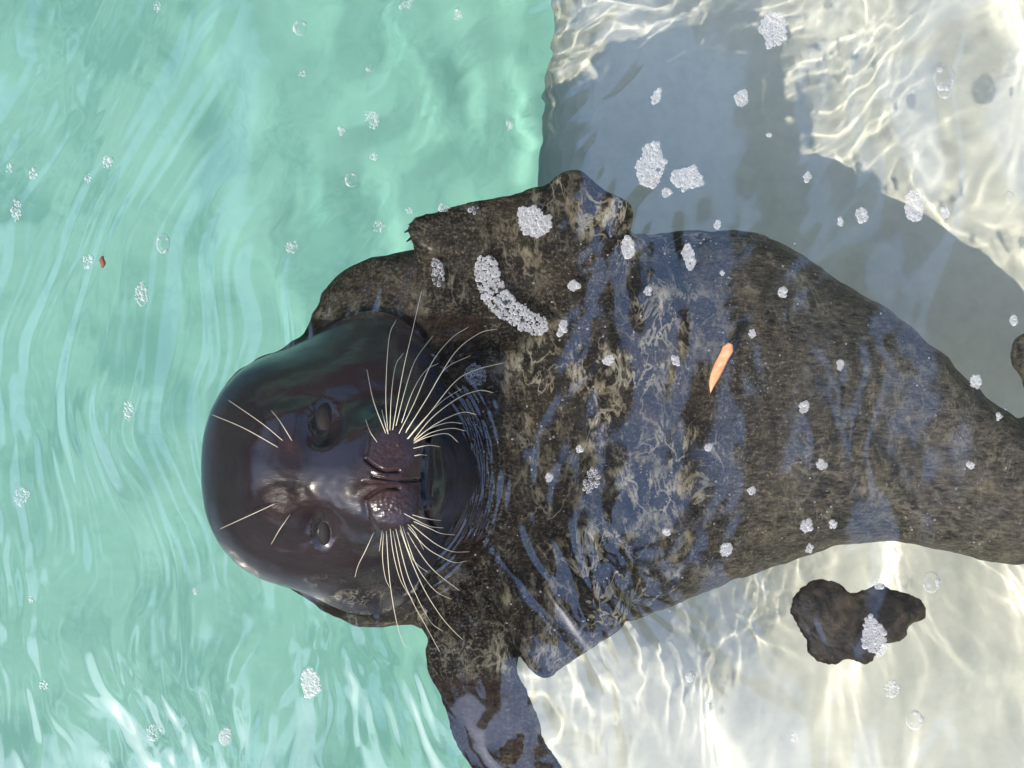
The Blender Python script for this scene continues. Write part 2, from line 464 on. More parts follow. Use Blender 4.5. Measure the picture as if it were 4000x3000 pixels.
def refine(V, Q, mask):
    """split the quads whose centre is inside the mask into 4 (neighbours keep their T-vertices as n-gons via bmesh)"""
    me = bpy.data.meshes.new('tmp')
    me.from_pydata(V.tolist(), [], Q.tolist())
    bm = bmesh.new(); bm.from_mesh(me); bpy.data.meshes.remove(me)
    return bm
bm = refine(SV, SQ, None)
def sub(bm, x0, x1, y0, y1, z0):
    ed = set()
    for f in bm.faces:
        c = f.calc_center_median()
        if x0 < c.x < x1 and y0 < c.y < y1 and c.z > z0: ed.update(f.edges)
    bmesh.ops.subdivide_edges(bm, edges=list(ed), cuts=1, use_grid_fill=True, smooth=0.0)
a, b = P(1080, 2200, 0.1), P(1790, 1520, 0.1)
sub(bm, a[0], b[0], a[1], b[1], 0.02)
a, b = P(1400, 2060, 0.11), P(1740, 1680, 0.11)
sub(bm, a[0], b[0], a[1], b[1], 0.03)
for k in range(3):
    bmesh.ops.smooth_vert(bm, verts=[v for v in bm.verts if v.co.z > 0.03 and v.co.x < 0], factor=0.5, use_axis_x=True, use_axis_y=True, use_axis_z=True)
bm.normal_update()
bm.verts.ensure_lookup_table()
co = np.array([v.co[:] for v in bm.verts]); no = np.array([v.normal[:] for v in bm.verts])
kk = 1.4 / (1.4 - np.where(co[:, 2] > 0, co[:, 2], co[:, 2] / 1.33))
px = co[:, 0] * kk * 4000 + 2000; py = 1500 - co[:, 1] * kk * 4000      # where each vertex sits on the face, in photo units
def dline(pts):
    """distance (photo px) from each vertex to a polyline"""
    d = np.full(len(px), 1e9)
    for (x0, y0), (x1, y1) in zip(pts[:-1], pts[1:]):
        ux, uy = x1 - x0, y1 - y0; L = ux * ux + uy * uy
        t = np.clip(((px - x0) * ux + (py - y0) * uy) / L, 0, 1)
        d = np.minimum(d, np.hypot(px - x0 - t * ux, py - y0 - t * uy))
    return d
def spl(pts, n=8):
    p = np.array(pts, float); p = np.vstack([2 * p[0] - p[1], p, 2 * p[-1] - p[-2]]); out = []
    for i in range(1, len(p) - 2):
        for t in np.linspace(0, 1, n, endpoint=False):
            out.append(0.5 * (2 * p[i] + (p[i + 1] - p[i - 1]) * t + (2 * p[i - 1] - 5 * p[i] + 4 * p[i + 1] - p[i + 2]) * t * t + (3 * p[i] - p[i - 1] - 3 * p[i + 1] + p[i + 2]) * t**3))
    out.append(p[-2]); return np.array(out)
face = (co[:, 2] > 0.02)
disp = np.zeros(len(co))
def crease(pts, depth, width, lip=0.0):
    d = dline(spl(pts))
    g = -depth * np.exp(-(d / width)**2) + lip * np.exp(-((d - width * 2.0) / width)**2)
    return g * face
disp += crease([(1428, 1795), (1462, 1822), (1500, 1840), (1558, 1840)], 0.0034, 6.5, 0.0002)      # nostrils
disp += crease([(1432, 1948), (1465, 1925), (1505, 1908), (1556, 1908)], 0.0034, 6.5, 0.0002)
disp += crease([(1455, 1862), (1530, 1876), (1600, 1878), (1655, 1874)], 0.0026, 6, 0.0003)      # groove of the lip
disp += crease([(1420, 1885), (1500, 1888), (1552, 1890)], 0.0012, 6)
disp += crease([(1450, 1850), (1520, 1856)], 0.0010, 6)
disp += crease([(1700, 1655), (1676, 1710), (1661, 1790), (1656, 1870), (1662, 1955), (1680, 2030), (1706, 2075)], 0.0060, 8, 0.0005)   # mouth
disp += crease([(1425, 1770), (1440, 1700), (1470, 1640)], 0.002, 14)
disp += crease([(1425, 1965), (1440, 2030), (1470, 2090)], 0.002, 14)
for r_ in (0, 1, 2):
    disp += crease([(1735 + 38 * r_, 1700), (1762 + 38 * r_, 1850), (1740 + 38 * r_, 2010)], 0.0004, 10)
for ey, rx, ry in ((1640, 56, 78), (2075, 48, 74)):       # lids
    q = np.hypot((px - 1262) / rx, (py - ey) / ry)
    disp += face * (0.0007 * np.exp(-((q - 1.05) / 0.16)**2) * (0.6 + noise2(px / 14, py / 14, 48)) - 0.0030 * np.exp(-(q / 0.72)**4))
# follicle dimples on the pads, slack skin, water-combed fur further back
pad = np.exp(-(((px - 1540) / 85)**2 + ((np.abs(py - 1857) - 110) / 70)**2)**2) * face
disp += pad * (0.0009 * noise2(px / 26, py / 20, 41) + 0.0006 * noise2(px / 11, py / 11, 42))
disp += (1 - pad) * 0.0006 * fbm(px / 60, py / 60, 43, 2)
under = sstep(0.0, -0.02, co[:, 2])
disp += under * (0.0030 * fbm(px / 160, py / 90, 45, 3) )
co2 = co + no * disp[:, None]
for v, c in zip(bm.verts, co2): v.co = c
bm.normal_update()
me = bpy.data.meshes.new('body'); bm.to_mesh(me); bm.free()
me.polygons.foreach_set('use_smooth', [True] * len(me.polygons))
wetv = sstep(-0.01, 0.012, co2[:, 2])
at = me.attributes.new('out_of_water', 'FLOAT', 'POINT'); at.data.foreach_set('value', wetv.astype(np.float32))
muz = np.exp(-(((px - 1520) / 110)**2 + ((py - 1860) / 190)**2)**2) * face
fluff = np.clip(0.35 + 2.6 * fbm(px / 34, py / 13, 47, 3), 0, 1)
brow_and_glint = (np.exp(-(((px - 1130) / 45)**2 + ((py - 1745) / 45)**2)) + 1.3 * np.exp(-(((px - 1105) / 80)**2 + ((py - 1965) / 70)**2)**2) * fluff + 1.2 * np.exp(-(((px - 1215) / 60)**2 + ((py - 1955) / 22)**2)) * fluff) * face  # lower patches put the sun glint on the fur into the colour
dry = (1.8 * np.exp(-(((px - 1115) / 130)**2 + ((py - 1955) / 85)**2)**2) + 0.7 * np.exp(-(((px - 1130) / 60)**2 + ((py - 1745) / 60)**2)) + 0.45 * muz + 0.9 * np.exp(-(((px - 1430) / 95)**2 + ((py - 1918) / 55)**2)**2)) * face
at = me.attributes.new('dry_fur', 'FLOAT', 'POINT'); at.data.foreach_set('value', np.clip(dry, 0, 1).astype(np.float32))
at = me.attributes.new('grey_fur', 'FLOAT', 'POINT'); at.data.foreach_set('value', sstep(2650, 3300, px).astype(np.float32))
at = me.attributes.new('skin_and_glint', 'FLOAT', 'POINT'); at.data.foreach_set('value', np.clip(0.75 * muz + 0.5 * brow_and_glint, 0, 1).astype(np.float32))
chest = sstep(1830, 2120, px) * (1 - 0.72 * sstep(2500, 2950, px)) + 0.35 * sstep(2150, 2320, py) * sstep(1250, 1500, px) * (px < 2000) * (co2[:, 2] < 0.08) + 0.5 * sstep(1260, 1180, py) * (px < 1900)
chest = chest * (1 - 0.85 * sstep(2600, 2680, py)) * (1 - 0.85 * np.exp(-(((px - 2230) / 190)**2 + ((py - 1110) / 190)**2)**2)) * (1 - 0.6 * np.exp(-(((px - 1750) / 200)**2 + ((py - 900) / 80)**2)**2))
for cx_, cy_, rx_, ry_ in ((1400, 2335, 150, 38), (1520, 2420, 160, 40), (1250, 2270, 90, 25), (1650, 2330, 90, 110), (1330, 1215, 140, 30)):
    chest = np.maximum(chest, 0.95 * np.exp(-(((px - cx_) / rx_)**2 + ((py - cy_) / ry_)**2)**2))
at = me.attributes.new('mottling', 'FLOAT', 'POINT'); at.data.foreach_set('value', np.clip(chest, 0.06, 1).astype(np.float32))

def m_seal():
    m = Mat('wet_mottled_seal_coat'); v = m.coord()
    att = lambda n: m.node('ShaderNodeAttribute', attribute_name=n).outputs['Fac']
    wet, skin, mot = att('out_of_water'), att('skin_and_glint'), att('mottling')
    big = m.noise(v, 9.0, 4, 0.6, 0.6)
    vein = m.noise(m.mapping(v, (1.2, 0.55, 1.0)), 46.0, 6, 0.70, 0.35)
    ring = m.math('ABSOLUTE', m.math('SUBTRACT', m.noise(m.mapping(v, (1.1, 0.8, 1.0), (3, 1, 2)), 24.0, 4, 0.6, 0.5), 0.5))
    fine = m.noise(v, 330.0, 4, 0.75)
    grain = m.noise(m.mapping(v, (90, 300, 200), (0, 0, 0), (0, 0, 0.5)), 1.0, 4, 0.65, 0.6)
    base = m.ramp(big, [(0.36, (0.008, 0.0075, 0.006)), (0.52, (0.030, 0.024, 0.018)), (0.70, (0.080, 0.062, 0.044))])
    base = m.mix(m.math('MULTIPLY', m.ramp(fine, [(0.5, (0, 0, 0)), (0.72, (1, 1, 1))]), 0.75), base, (0.24, 0.21, 0.17))
    base = m.mix(m.math('SUBTRACT', 1.0, m.ramp(mot, [(0.10, (0, 0, 0)), (0.19, (1, 1, 1))])), base, m.ramp(fine, [(0.4, (0.012, 0.008, 0.006)), (0.7, (0.050, 0.032, 0.024))]))
    base = m.mix(1.0, base, m.ramp(grain, [(0.35, (0.6, 0.6, 0.58)), (0.65, (2.2, 2.15, 1.95))]), 'MULTIPLY')
    base = m.mix(m.math('MULTIPLY', m.ramp(mot, [(0.3, (0, 0, 0)), (0.8, (1, 1, 1))]), m.math('SUBTRACT', 0.95, m.math('MULTIPLY', big, 0.95))), base, (0.010, 0.009, 0.0075))
    spots = m.math('MAXIMUM', m.math('MULTIPLY', m.ramp(vein, [(0.50, (0, 0, 0)), (0.59, (1, 1, 1))]), m.ramp(m.noise(m.mapping(v, (1.3, 0.6, 1.0), (5, 2, 1)), 120.0, 4, 0.7, 0.4), [(0.42, (0.08, 0.08, 0.08)), (0.56, (1, 1, 1))])), m.ramp(ring, [(0.004, (0.7, 0.7, 0.7)), (0.024, (0, 0, 0))]))
    gate = m.ramp(m.noise(v, 13.0, 3, 0.55), [(0.40, (0.25, 0.25, 0.25)), (0.56, (1, 1, 1))])
    spots = m.math('MULTIPLY', m.math('MULTIPLY', spots, gate), mot)
    tan = m.ramp(m.noise(v, 30.0, 2), [(0.35, (0.42, 0.34, 0.20)), (0.65, (0.78, 0.70, 0.52))])
    base = m.mix(m.math('MULTIPLY', att('grey_fur'), 0.6), base, m.ramp(grain, [(0.3, (0.040, 0.036, 0.031)), (0.7, (0.22, 0.20, 0.17))]))
    c = m.mix(m.math('MULTIPLY', spots, 0.85), base, tan)
    headc = m.ramp(big, [(0.35, (0.007, 0.0045, 0.006)), (0.7, (0.020, 0.012, 0.013))])
    c = m.mix(m.math('MULTIPLY', m.math('MULTIPLY', wet, m.math('SUBTRACT', 1.0, m.math('MULTIPLY', spots, 0.8))), 0.95), c, headc)
    c = m.mix(m.math('MULTIPLY', skin, 0.75), c, m.ramp(fine, [(0.35, (0.036, 0.018, 0.016)), (0.65, (0.088, 0.044, 0.039))]))  # muzzle and upper spot colour, plus the painted glint
    rough = m.math('ADD', 0.62, m.math('MULTIPLY', wet, 0.15))
    hh = m.math('ADD', m.math('MULTIPLY', fine, 0.6), grain)
    m.p(Base_Color=c, Roughness=rough, Normal=m.bump(hh, 0.35, 0.0012), Coat_Weight=m.math('MULTIPLY', wet, m.math('SUBTRACT', 1.0, m.math('MULTIPLY', att('dry_fur'), 0.97))), Coat_Roughness=0.22, Coat_IOR=1.65)
    comb = m.noise(m.mapping(v, (90, 240, 90)), 1.0, 4, 0.65, 0.4)
    m.l.new(m.bump(m.math('ADD', m.math('MULTIPLY', comb, 1.6), m.math('MULTIPLY', fine, 0.35)), m.math('ADD', 0.10, m.math('MULTIPLY', skin, 0.30)), 0.0014), m.b.inputs['Coat Normal'])
    m.p(**{'Specular IOR Level': 0.15})
    return m.m
M_SEAL = m_seal()
me.materials.append(M_SEAL)
seal = empty('seal', (0, 0, 0))
tag(seal, 'dark wet seal floating belly up with its whiskered face out of the water', 'seal')
sbody = bpy.data.objects.new('body', me); COL.objects.link(sbody); sbody.parent = seal
recv(sbody)

# ------------------------------------------------------------------ eyes, whiskers, claws
from mathutils.bvhtree import BVHTree
from mathutils import Vector
bvh = BVHTree.FromPolygons([tuple(c) for c in co2], [tuple(p.vertices) for p in me.polygons])
def surf(x, y):
    h = bvh.ray_cast(Vector((x, y, 1.0)), Vector((0, 0, -1)))
    return (h[0].z, h[1]) if h[0] is not None else (-1.0, Vector((0, 0, 1)))
def at_surf(px_, py_, lift=0.0):
    z = 0.08
    for _ in range(5):
        p = P(px_, py_, z); z = surf(p[0], p[1])[0]
    return P(px_, py_, z + lift)

if 0: print([ (q, round(at_surf(q, 1850)[2], 4)) for q in range(800, 2300, 60)])
def m_simple(name, col, rough, coat=0.0, noise=None):
    m = Mat(name)
    c = col
    if noise:
        n = m.noise(m.coord(), noise[0], 4, 0.6)
        m.p(Base_Color=m.ramp(n, [(0.35, col), (0.65, noise[1])]))
    else: m.p(Base_Color=(*col, 1))
    m.p(Roughness=rough, Coat_Weight=coat, Coat_Roughness=0.04)
    return m.m
M_EYE = m_simple('dark_eyeball', (0.006, 0.005, 0.005), 0.45, 0.2)
M_IRIS = m_simple('cloudy_brown_iris', (0.007, 0.005, 0.0045), 0.8, 0.0, (90.0, (0.013, 0.009, 0.008)))
M_WHISK = m_simple('cream_whisker', (0.72, 0.64, 0.46), 0.4)
M_CLAW = m_simple('dark_claw', (0.03, 0.022, 0.018), 0.35, 0.3)

def dome(name, c, r, tilt, mat, parent, seg=28, rings=12, full=True):
    V, F = [], []
    n0 = rings if full else rings // 2
    for i in range(n0 + 1):
        th = math.pi * i / rings
        for j in range(seg):
            a = 2 * math.pi * j / seg
            V.append((r[0] * math.sin(th) * math.cos(a), r[1] * math.sin(th) * math.sin(a), r[2] * math.cos(th)))
    for i in range(n0):
        for j in range(seg):
            F.append((i * seg + j, (i + 1) * seg + j, (i + 1) * seg + (j + 1) % seg, i * seg + (j + 1) % seg))
    o = mesh_obj(name, V, F, mat)
    o.location = c; o.rotation_euler = tilt
    if parent: o.parent = parent
    return o
for py_, w_, h_, tl in ((1640, 0.0088, 0.0142, -0.15), (2072, 0.0070, 0.0135, 0.25)):
    c = at_surf(1266, py_)
    eye = dome('eye', c + (0, 0, -0.0072), (w_ * 1.4, h_ * 1.25, 0.0105), (tl, 0, 0), M_EYE, seal)
    ir = dome('iris', (0, 0, 0.0030), (w_ * 1.08, h_ * 1.05, 0.0080), (0, 0, 0), M_IRIS, eye)

def tube(name, pts, r0, r1, mat, parent, seg=6):
    pts = np.array(pts); n = len(pts)
    V, F = [], []
    for i in range(n):
        t = pts[min(i + 1, n - 1)] - pts[max(i - 1, 0)]; t = t / (np.linalg.norm(t) + 1e-9)
        a = np.cross(t, (0, 0, 1.0)); a = a / (np.linalg.norm(a) + 1e-9); b = np.cross(t, a)
        r = r0 + (r1 - r0) * (i / (n - 1))**0.8
        for j in range(seg):
            q = 2 * math.pi * j / seg
            V.append(pts[i] + r * (math.cos(q) * a + math.sin(q) * b))
    for i in range(n - 1):
        for j in range(seg):
            F.append((i * seg + j, i * seg + (j + 1) % seg, (i + 1) * seg + (j + 1) % seg, (i + 1) * seg + j))
    F.append(tuple(range(seg))[::-1]); F.append(tuple((n - 1) * seg + j for j in range(seg)))
    return mesh_obj(name, V, F, mat, parent)

def whisker(pix, r0=0.00038, r1=0.00017, drop=0.055):
    pix = spl(pix, 6)
    L = np.concatenate([[0], np.cumsum(np.hypot(*np.diff(pix, axis=0).T))]); t = L / L[-1]
    p0 = at_surf(*pix[0]); z0 = p0[2]
    z1 = z0 - drop * min(1.0, L[-1] / 450)
    pts = []
    for (x, y), q in zip(pix, t):
        z = z0 - 0.002 + 0.012 * math.sin(math.pi * min(1, q * 1.1)) + (z1 - z0) * q**1.4
        for _ in range(3):
            p = P(x, y, z); s_ = surf(p[0], p[1])[0]
            if q > 0.08: z = max(z, max(s_, 0.0) + 0.004)
        pts.append(P(x, y, z))
    return tube('whisker', pts, r0, r1, M_WHISK, seal)
A = lambda l: [(700 + 0.633 * u, 1100 + 0.633 * v) for u, v in l]
B = lambda l: [(1300 + 0.422 * u, 1900 + 0.422 * v) for u, v in l]
for l in ([(1290, 960), (1275, 700), (1295, 350), (1340, 235)], [(1315, 930), (1380, 560), (1440, 300), (1495, 60)], [(1278, 945), (1200, 740), (1158, 540)],
          [(1300, 930), (1310, 700), (1335, 520), (1385, 440)], [(1335, 900), (1400, 650), (1460, 480), (1565, 335)], [(1350, 950), (1450, 750), (1560, 500), (1680, 350), (1785, 280)],
          [(1390, 945), (1540, 700), (1700, 440), (1850, 320), (1960, 293)], [(1395, 930), (1530, 720), (1640, 540), (1800, 455)], [(1370, 880), (1440, 680), (1520, 550), (1600, 505)],
          [(1400, 985), (1530, 830), (1700, 620), (1830, 545), (2020, 497)], [(1395, 985), (1500, 860), (1620, 740), (1750, 657)], [(1440, 985), (1560, 840), (1720, 720), (1850, 672), (1938, 685)],
          [(1445, 985), (1580, 880), (1740, 808), (1835, 820)], [(1440, 990), (1540, 910), (1660, 870), (1750, 876)], [(1450, 990), (1560, 930), (1680, 905), (1768, 922)],
          [(1440, 1000), (1530, 960), (1650, 938), (1720, 990)], [(1440, 1030), (1540, 1010), (1610, 1020)], [(1450, 1075), (1490, 1068), (1530, 1072)], [(1225, 995), (1180, 930), (1150, 850)],
          [(1285, 930), (1262, 840), (1250, 790)]):
    whisker(A(l))
for l in ([(650, 990), (510, 875), (305, 733)], [(620, 1028), (400, 905), (205, 822)], [(700, 988), (620, 860), (568, 795)], [(610, 1362), (430, 1445), (255, 1525)], [(690, 1430), (620, 1530), (568, 1620)]):
    whisker(A(l), 0.00042, 0.00016, 0.03)
for l in ([(385, 415), (300, 600), (235, 730), (205, 840)], [(460, 400), (445, 500), (430, 600)], [(470, 420), (460, 650), (485, 840), (525, 935)],
          [(495, 400), (520, 800), (560, 1100), (610, 1330), (660, 1460), (725, 1508)], [(530, 380), (560, 620), (620, 850), (690, 980), (740, 1050)], [(555, 400), (640, 820), (740, 1070), (860, 1290), (990, 1530)],
          [(580, 380), (680, 780), (760, 980), (860, 1180), (930, 1280), (1020, 1340)], [(620, 390), (740, 720), (860, 980), (1000, 1200), (1120, 1340), (1205, 1420)],
          [(640, 350), (760, 700), (880, 890), (980, 990), (1100, 1045)], [(690, 420), (770, 560), (890, 730), (1020, 850), (1175, 965)], [(620, 350), (700, 600), (780, 720), (880, 795)],
          [(690, 370), (860, 560), (1000, 650), (1130, 705), (1240, 690)], [(720, 345), (880, 480), (1000, 560), (1120, 605), (1265, 605)], [(690, 345), (760, 430), (840, 585)],
          [(650, 245), (770, 310), (900, 370), (1030, 385)], [(730, 260), (830, 290), (940, 310), (1000, 315)], [(740, 320), (900, 390), (1000, 435), (1130, 448)]):
    whisker(B(l))
for l in ([(1645, 868), (1618, 868), (1596, 878)], [(1625, 893), (1600, 897), (1580, 908)], [(1630, 922), (1606, 930), (1588, 944)], [(1660, 948), (1638, 956), (1622, 970)], [(1700, 970), (1678, 976), (1662, 988)]):
    pts = [P(x, y, -0.011 + 0.003 * i) for i, (x, y) in enumerate(l)]
    tube('claw', pts, 0.0026, 0.0006, M_CLAW, seal, 8)

# ------------------------------------------------------------------ dark clump in the shallows
def m_clump():
    m = Mat('brown_wet_clump'); v = m.coord()
    a = m.noise(v, 30.0, 5, 0.62, 1.0); f = m.noise(v, 350.0, 3, 0.7)
    c = m.ramp(a, [(0.36, (0.018, 0.014, 0.010)), (0.52, (0.050, 0.037, 0.024)), (0.68, (0.12, 0.088, 0.055))])
    m.p(Base_Color=m.mix(m.math('MULTIPLY', m.ramp(f, [(0.55, (0, 0, 0)), (0.75, (1, 1, 1))]), 0.4), c, (0.2, 0.17, 0.13)), Roughness=0.5, Normal=m.bump(f, 0.5, 0.0015))
    return m.m
D = SDF((0.26, -0.30, -0.07), (0.44, -0.18, 0.02), 0.0022)
D.add(D.cone(P(3240, 2400, -0.012), P(3330, 2480, -0.012), 0.030, 0.030, 0.55), 0.001)
D.add(D.ell(P(3270, 2520, -0.014), (0.026, 0.022, 0.014), 0.6), 0.012)
D.add(D.cone(P(3400, 2430, -0.014), P(3400, 2540, -0.012), 0.022, 0.016, 0.6), 0.008)
D.add(D.cone(P(3470, 2400, -0.022), P(3585, 2395, -0.03), 0.026, 0.014, 0.6), 0.012)
D.add(D.ell(P(3500, 2470, -0.024), (0.018, 0.014, 0.011), 0.3), 0.008)
D.add(D.ell(P(3210, 2360, -0.012), (0.022, 0.014, 0.010), 0.7), 0.008)
DV, DQ = D.mesh(); DQ = orient(DV, DQ); DV = relax(DV.astype(float), DQ, 3)
ctr = DV.mean(0); dirn = (DV - ctr) / (np.linalg.norm(DV - ctr, axis=1, keepdims=True) + 1e-6)
DV = DV + dirn * (0.0045 * fbm(DV[:, 0] * 55, DV[:, 1] * 55, 61, 4, 0.6))[:, None]
DV[:, 2] = DV[:, 2] * 0.5 - 0.045
clump = mesh_np('debris_clump', DV, DQ, m_clump())
recv(tag(clump, 'dark brown two lobed clump lying in clear shallow water below the seal', 'debris'))

# ------------------------------------------------------------------ floating bits
def m_orange():
    m = Mat('orange_flesh'); n = m.noise(m.coord(), 160.0, 4, 0.6)
    m.p(Base_Color=m.ramp(n, [(0.3, (0.78, 0.25, 0.10)), (0.7, (0.90, 0.46, 0.26))]), Roughness=0.45, Subsurface_Weight=0.15, Normal=m.bump(n, 0.2, 0.001))
    return m.m
def slab(name, line, widths, thick, mat, z):
    """flattened tapered body along a line of photo points"""
    pts = spl(line, 6); n = len(pts); V, F = [], []; seg = 12
    ws = np.interp(np.linspace(0, 1, n), np.linspace(0, 1, len(widths)), widths)
    P3 = np.array([P(x, y, z) for x, y in pts])
    for i in range(n):
        t = P3[min(i + 1, n - 1)] - P3[max(i - 1, 0)]; t /= np.linalg.norm(t) + 1e-9
        a = np.array([-t[1], t[0], 0])
        for j in range(seg):
            q = 2 * math.pi * j / seg
            V.append(P3[i] + a * ws[i] * math.cos(q) + np.array([0, 0, 1.0]) * min(thick, ws[i]) * math.sin(q))
    for i in range(n - 1):
        for j in range(seg): F.append((i * seg + j, (i + 1) * seg + j, (i + 1) * seg + (j + 1) % seg, i * seg + (j + 1) % seg))
    F.append(tuple(range(seg))); F.append(tuple((n - 1) * seg + j for j in range(seg))[::-1])
    return mesh_obj(name, V, F, mat)
tag(slab('orange_sliver', [(2775, 1534), (2785, 1490), (2810, 1430), (2838, 1375), (2853, 1342)], [0.0003, 0.0026, 0.0046, 0.0054, 0.0050, 0.0058, 0.0024], 0.0028, m_orange(), 0.005),
    'bright orange tapered sliver floating above the belly of the seal', 'sliver')
tag(slab('brown_fragment', [(402, 1000), (398, 1015), (403, 1030), (398, 1046)], [0.001, 0.0026, 0.0026, 0.001], 0.002, m_simple('rust_brown', (0.22, 0.07, 0.035), 0.6), 0.003),
    'tiny rust brown fragment floating on the turquoise water beside a foam fleck', 'fragment')

# ------------------------------------------------------------------ foam and bubbles on the surface
def m_foam():
    m = Mat('white_foam')
    n = m.noise(m.coord(), 500.0, 2, 0.6)
    m.p(Base_Color=m.ramp(n, [(0.3, (0.62, 0.62, 0.62)), (0.7, (0.80, 0.80, 0.79))]), Roughness=0.35)
    tr = m.node('ShaderNodeBsdfTransparent'); mx = m.node('ShaderNodeMixShader')
    lw = m.node('ShaderNodeLayerWeight', Blend=0.35)
    m.l.new(m.math('ADD', 0.10, m.math('MULTIPLY', lw.outputs['Facing'], 1.7)), mx.inputs[0])
    m.l.new(tr.outputs[0], mx.inputs[1]); m.l.new(m.b.outputs[0], mx.inputs[2]); m.l.new(mx.outputs[0], m.out.inputs[0])
    return m.m
def m_film():
    m = Mat('clear_bubble_film'); m.n.remove(m.b)
    tr = m.node('ShaderNodeBsdfTransparent'); gl = m.node('ShaderNodeBsdfGlossy', Roughness=0.03); df = m.node('ShaderNodeBsdfDiffuse', Color=(0.85, 0.86, 0.86, 1))
    lw = m.node('ShaderNodeLayerWeight', Blend=0.5)
    f3 = m.math('POWER', lw.outputs['Facing'], 2.0)
    a = m.node('ShaderNodeMixShader'); m.l.new(m.math('ADD', 0.05, m.math('MULTIPLY', f3, 0.4)), a.inputs[0])
    m.l.new(tr.outputs[0], a.inputs[1]); m.l.new(gl.outputs[0], a.inputs[2])
    b = m.node('ShaderNodeMixShader'); m.l.new(m.math('MULTIPLY', f3, 0.75), b.inputs[0])
    m.l.new(a.outputs[0], b.inputs[1]); m.l.new(df.outputs[0], b.inputs[2]); m.l.new(b.outputs[0], m.out.inputs[0])
    return m.m
M_FOAM, M_FILM = m_foam(), m_film()
def m_froth():
    m = Mat('wet_froth')
    m.p(Base_Color=(0.72, 0.71, 0.70, 1), Roughness=0.5)
    tr = m.node('ShaderNodeBsdfTransparent'); mx = m.node('ShaderNodeMixShader', Fac=0.34)
    m.l.new(tr.outputs[0], mx.inputs[1]); m.l.new(m.b.outputs[0], mx.inputs[2]); m.l.new(mx.outputs[0], m.out.inputs[0])
    return m.m
M_FROTH = m_froth()
SEG, LV = 9, 3
def dome_vf(c, r, hgt):
    V = []; F = []
    for i in range(LV):
        th = math.pi / 2 * (1 - i / LV)
        for j in range(SEG):
            a = 2 * math.pi * j / SEG
            V.append((c[0] + r * math.sin(th) * math.cos(a), c[1] + r * math.sin(th) * math.sin(a), c[2] + hgt * math.cos(th)))
    V.append((c[0], c[1], c[2] + hgt))
    for i in range(LV - 1):
        for j in range(SEG): F.append((i * SEG + j, i * SEG + (j + 1) % SEG, (i + 1) * SEG + (j + 1) % SEG, (i + 1) * SEG + j))
    t = (LV - 1) * SEG
    for j in range(SEG): F.append((t + j, t + (j + 1) % SEG, LV * SEG))
    return V, F
def surf_z(x, y):
    return max(wave_at(x, y), surf(x, y)[0] + 0.0005)
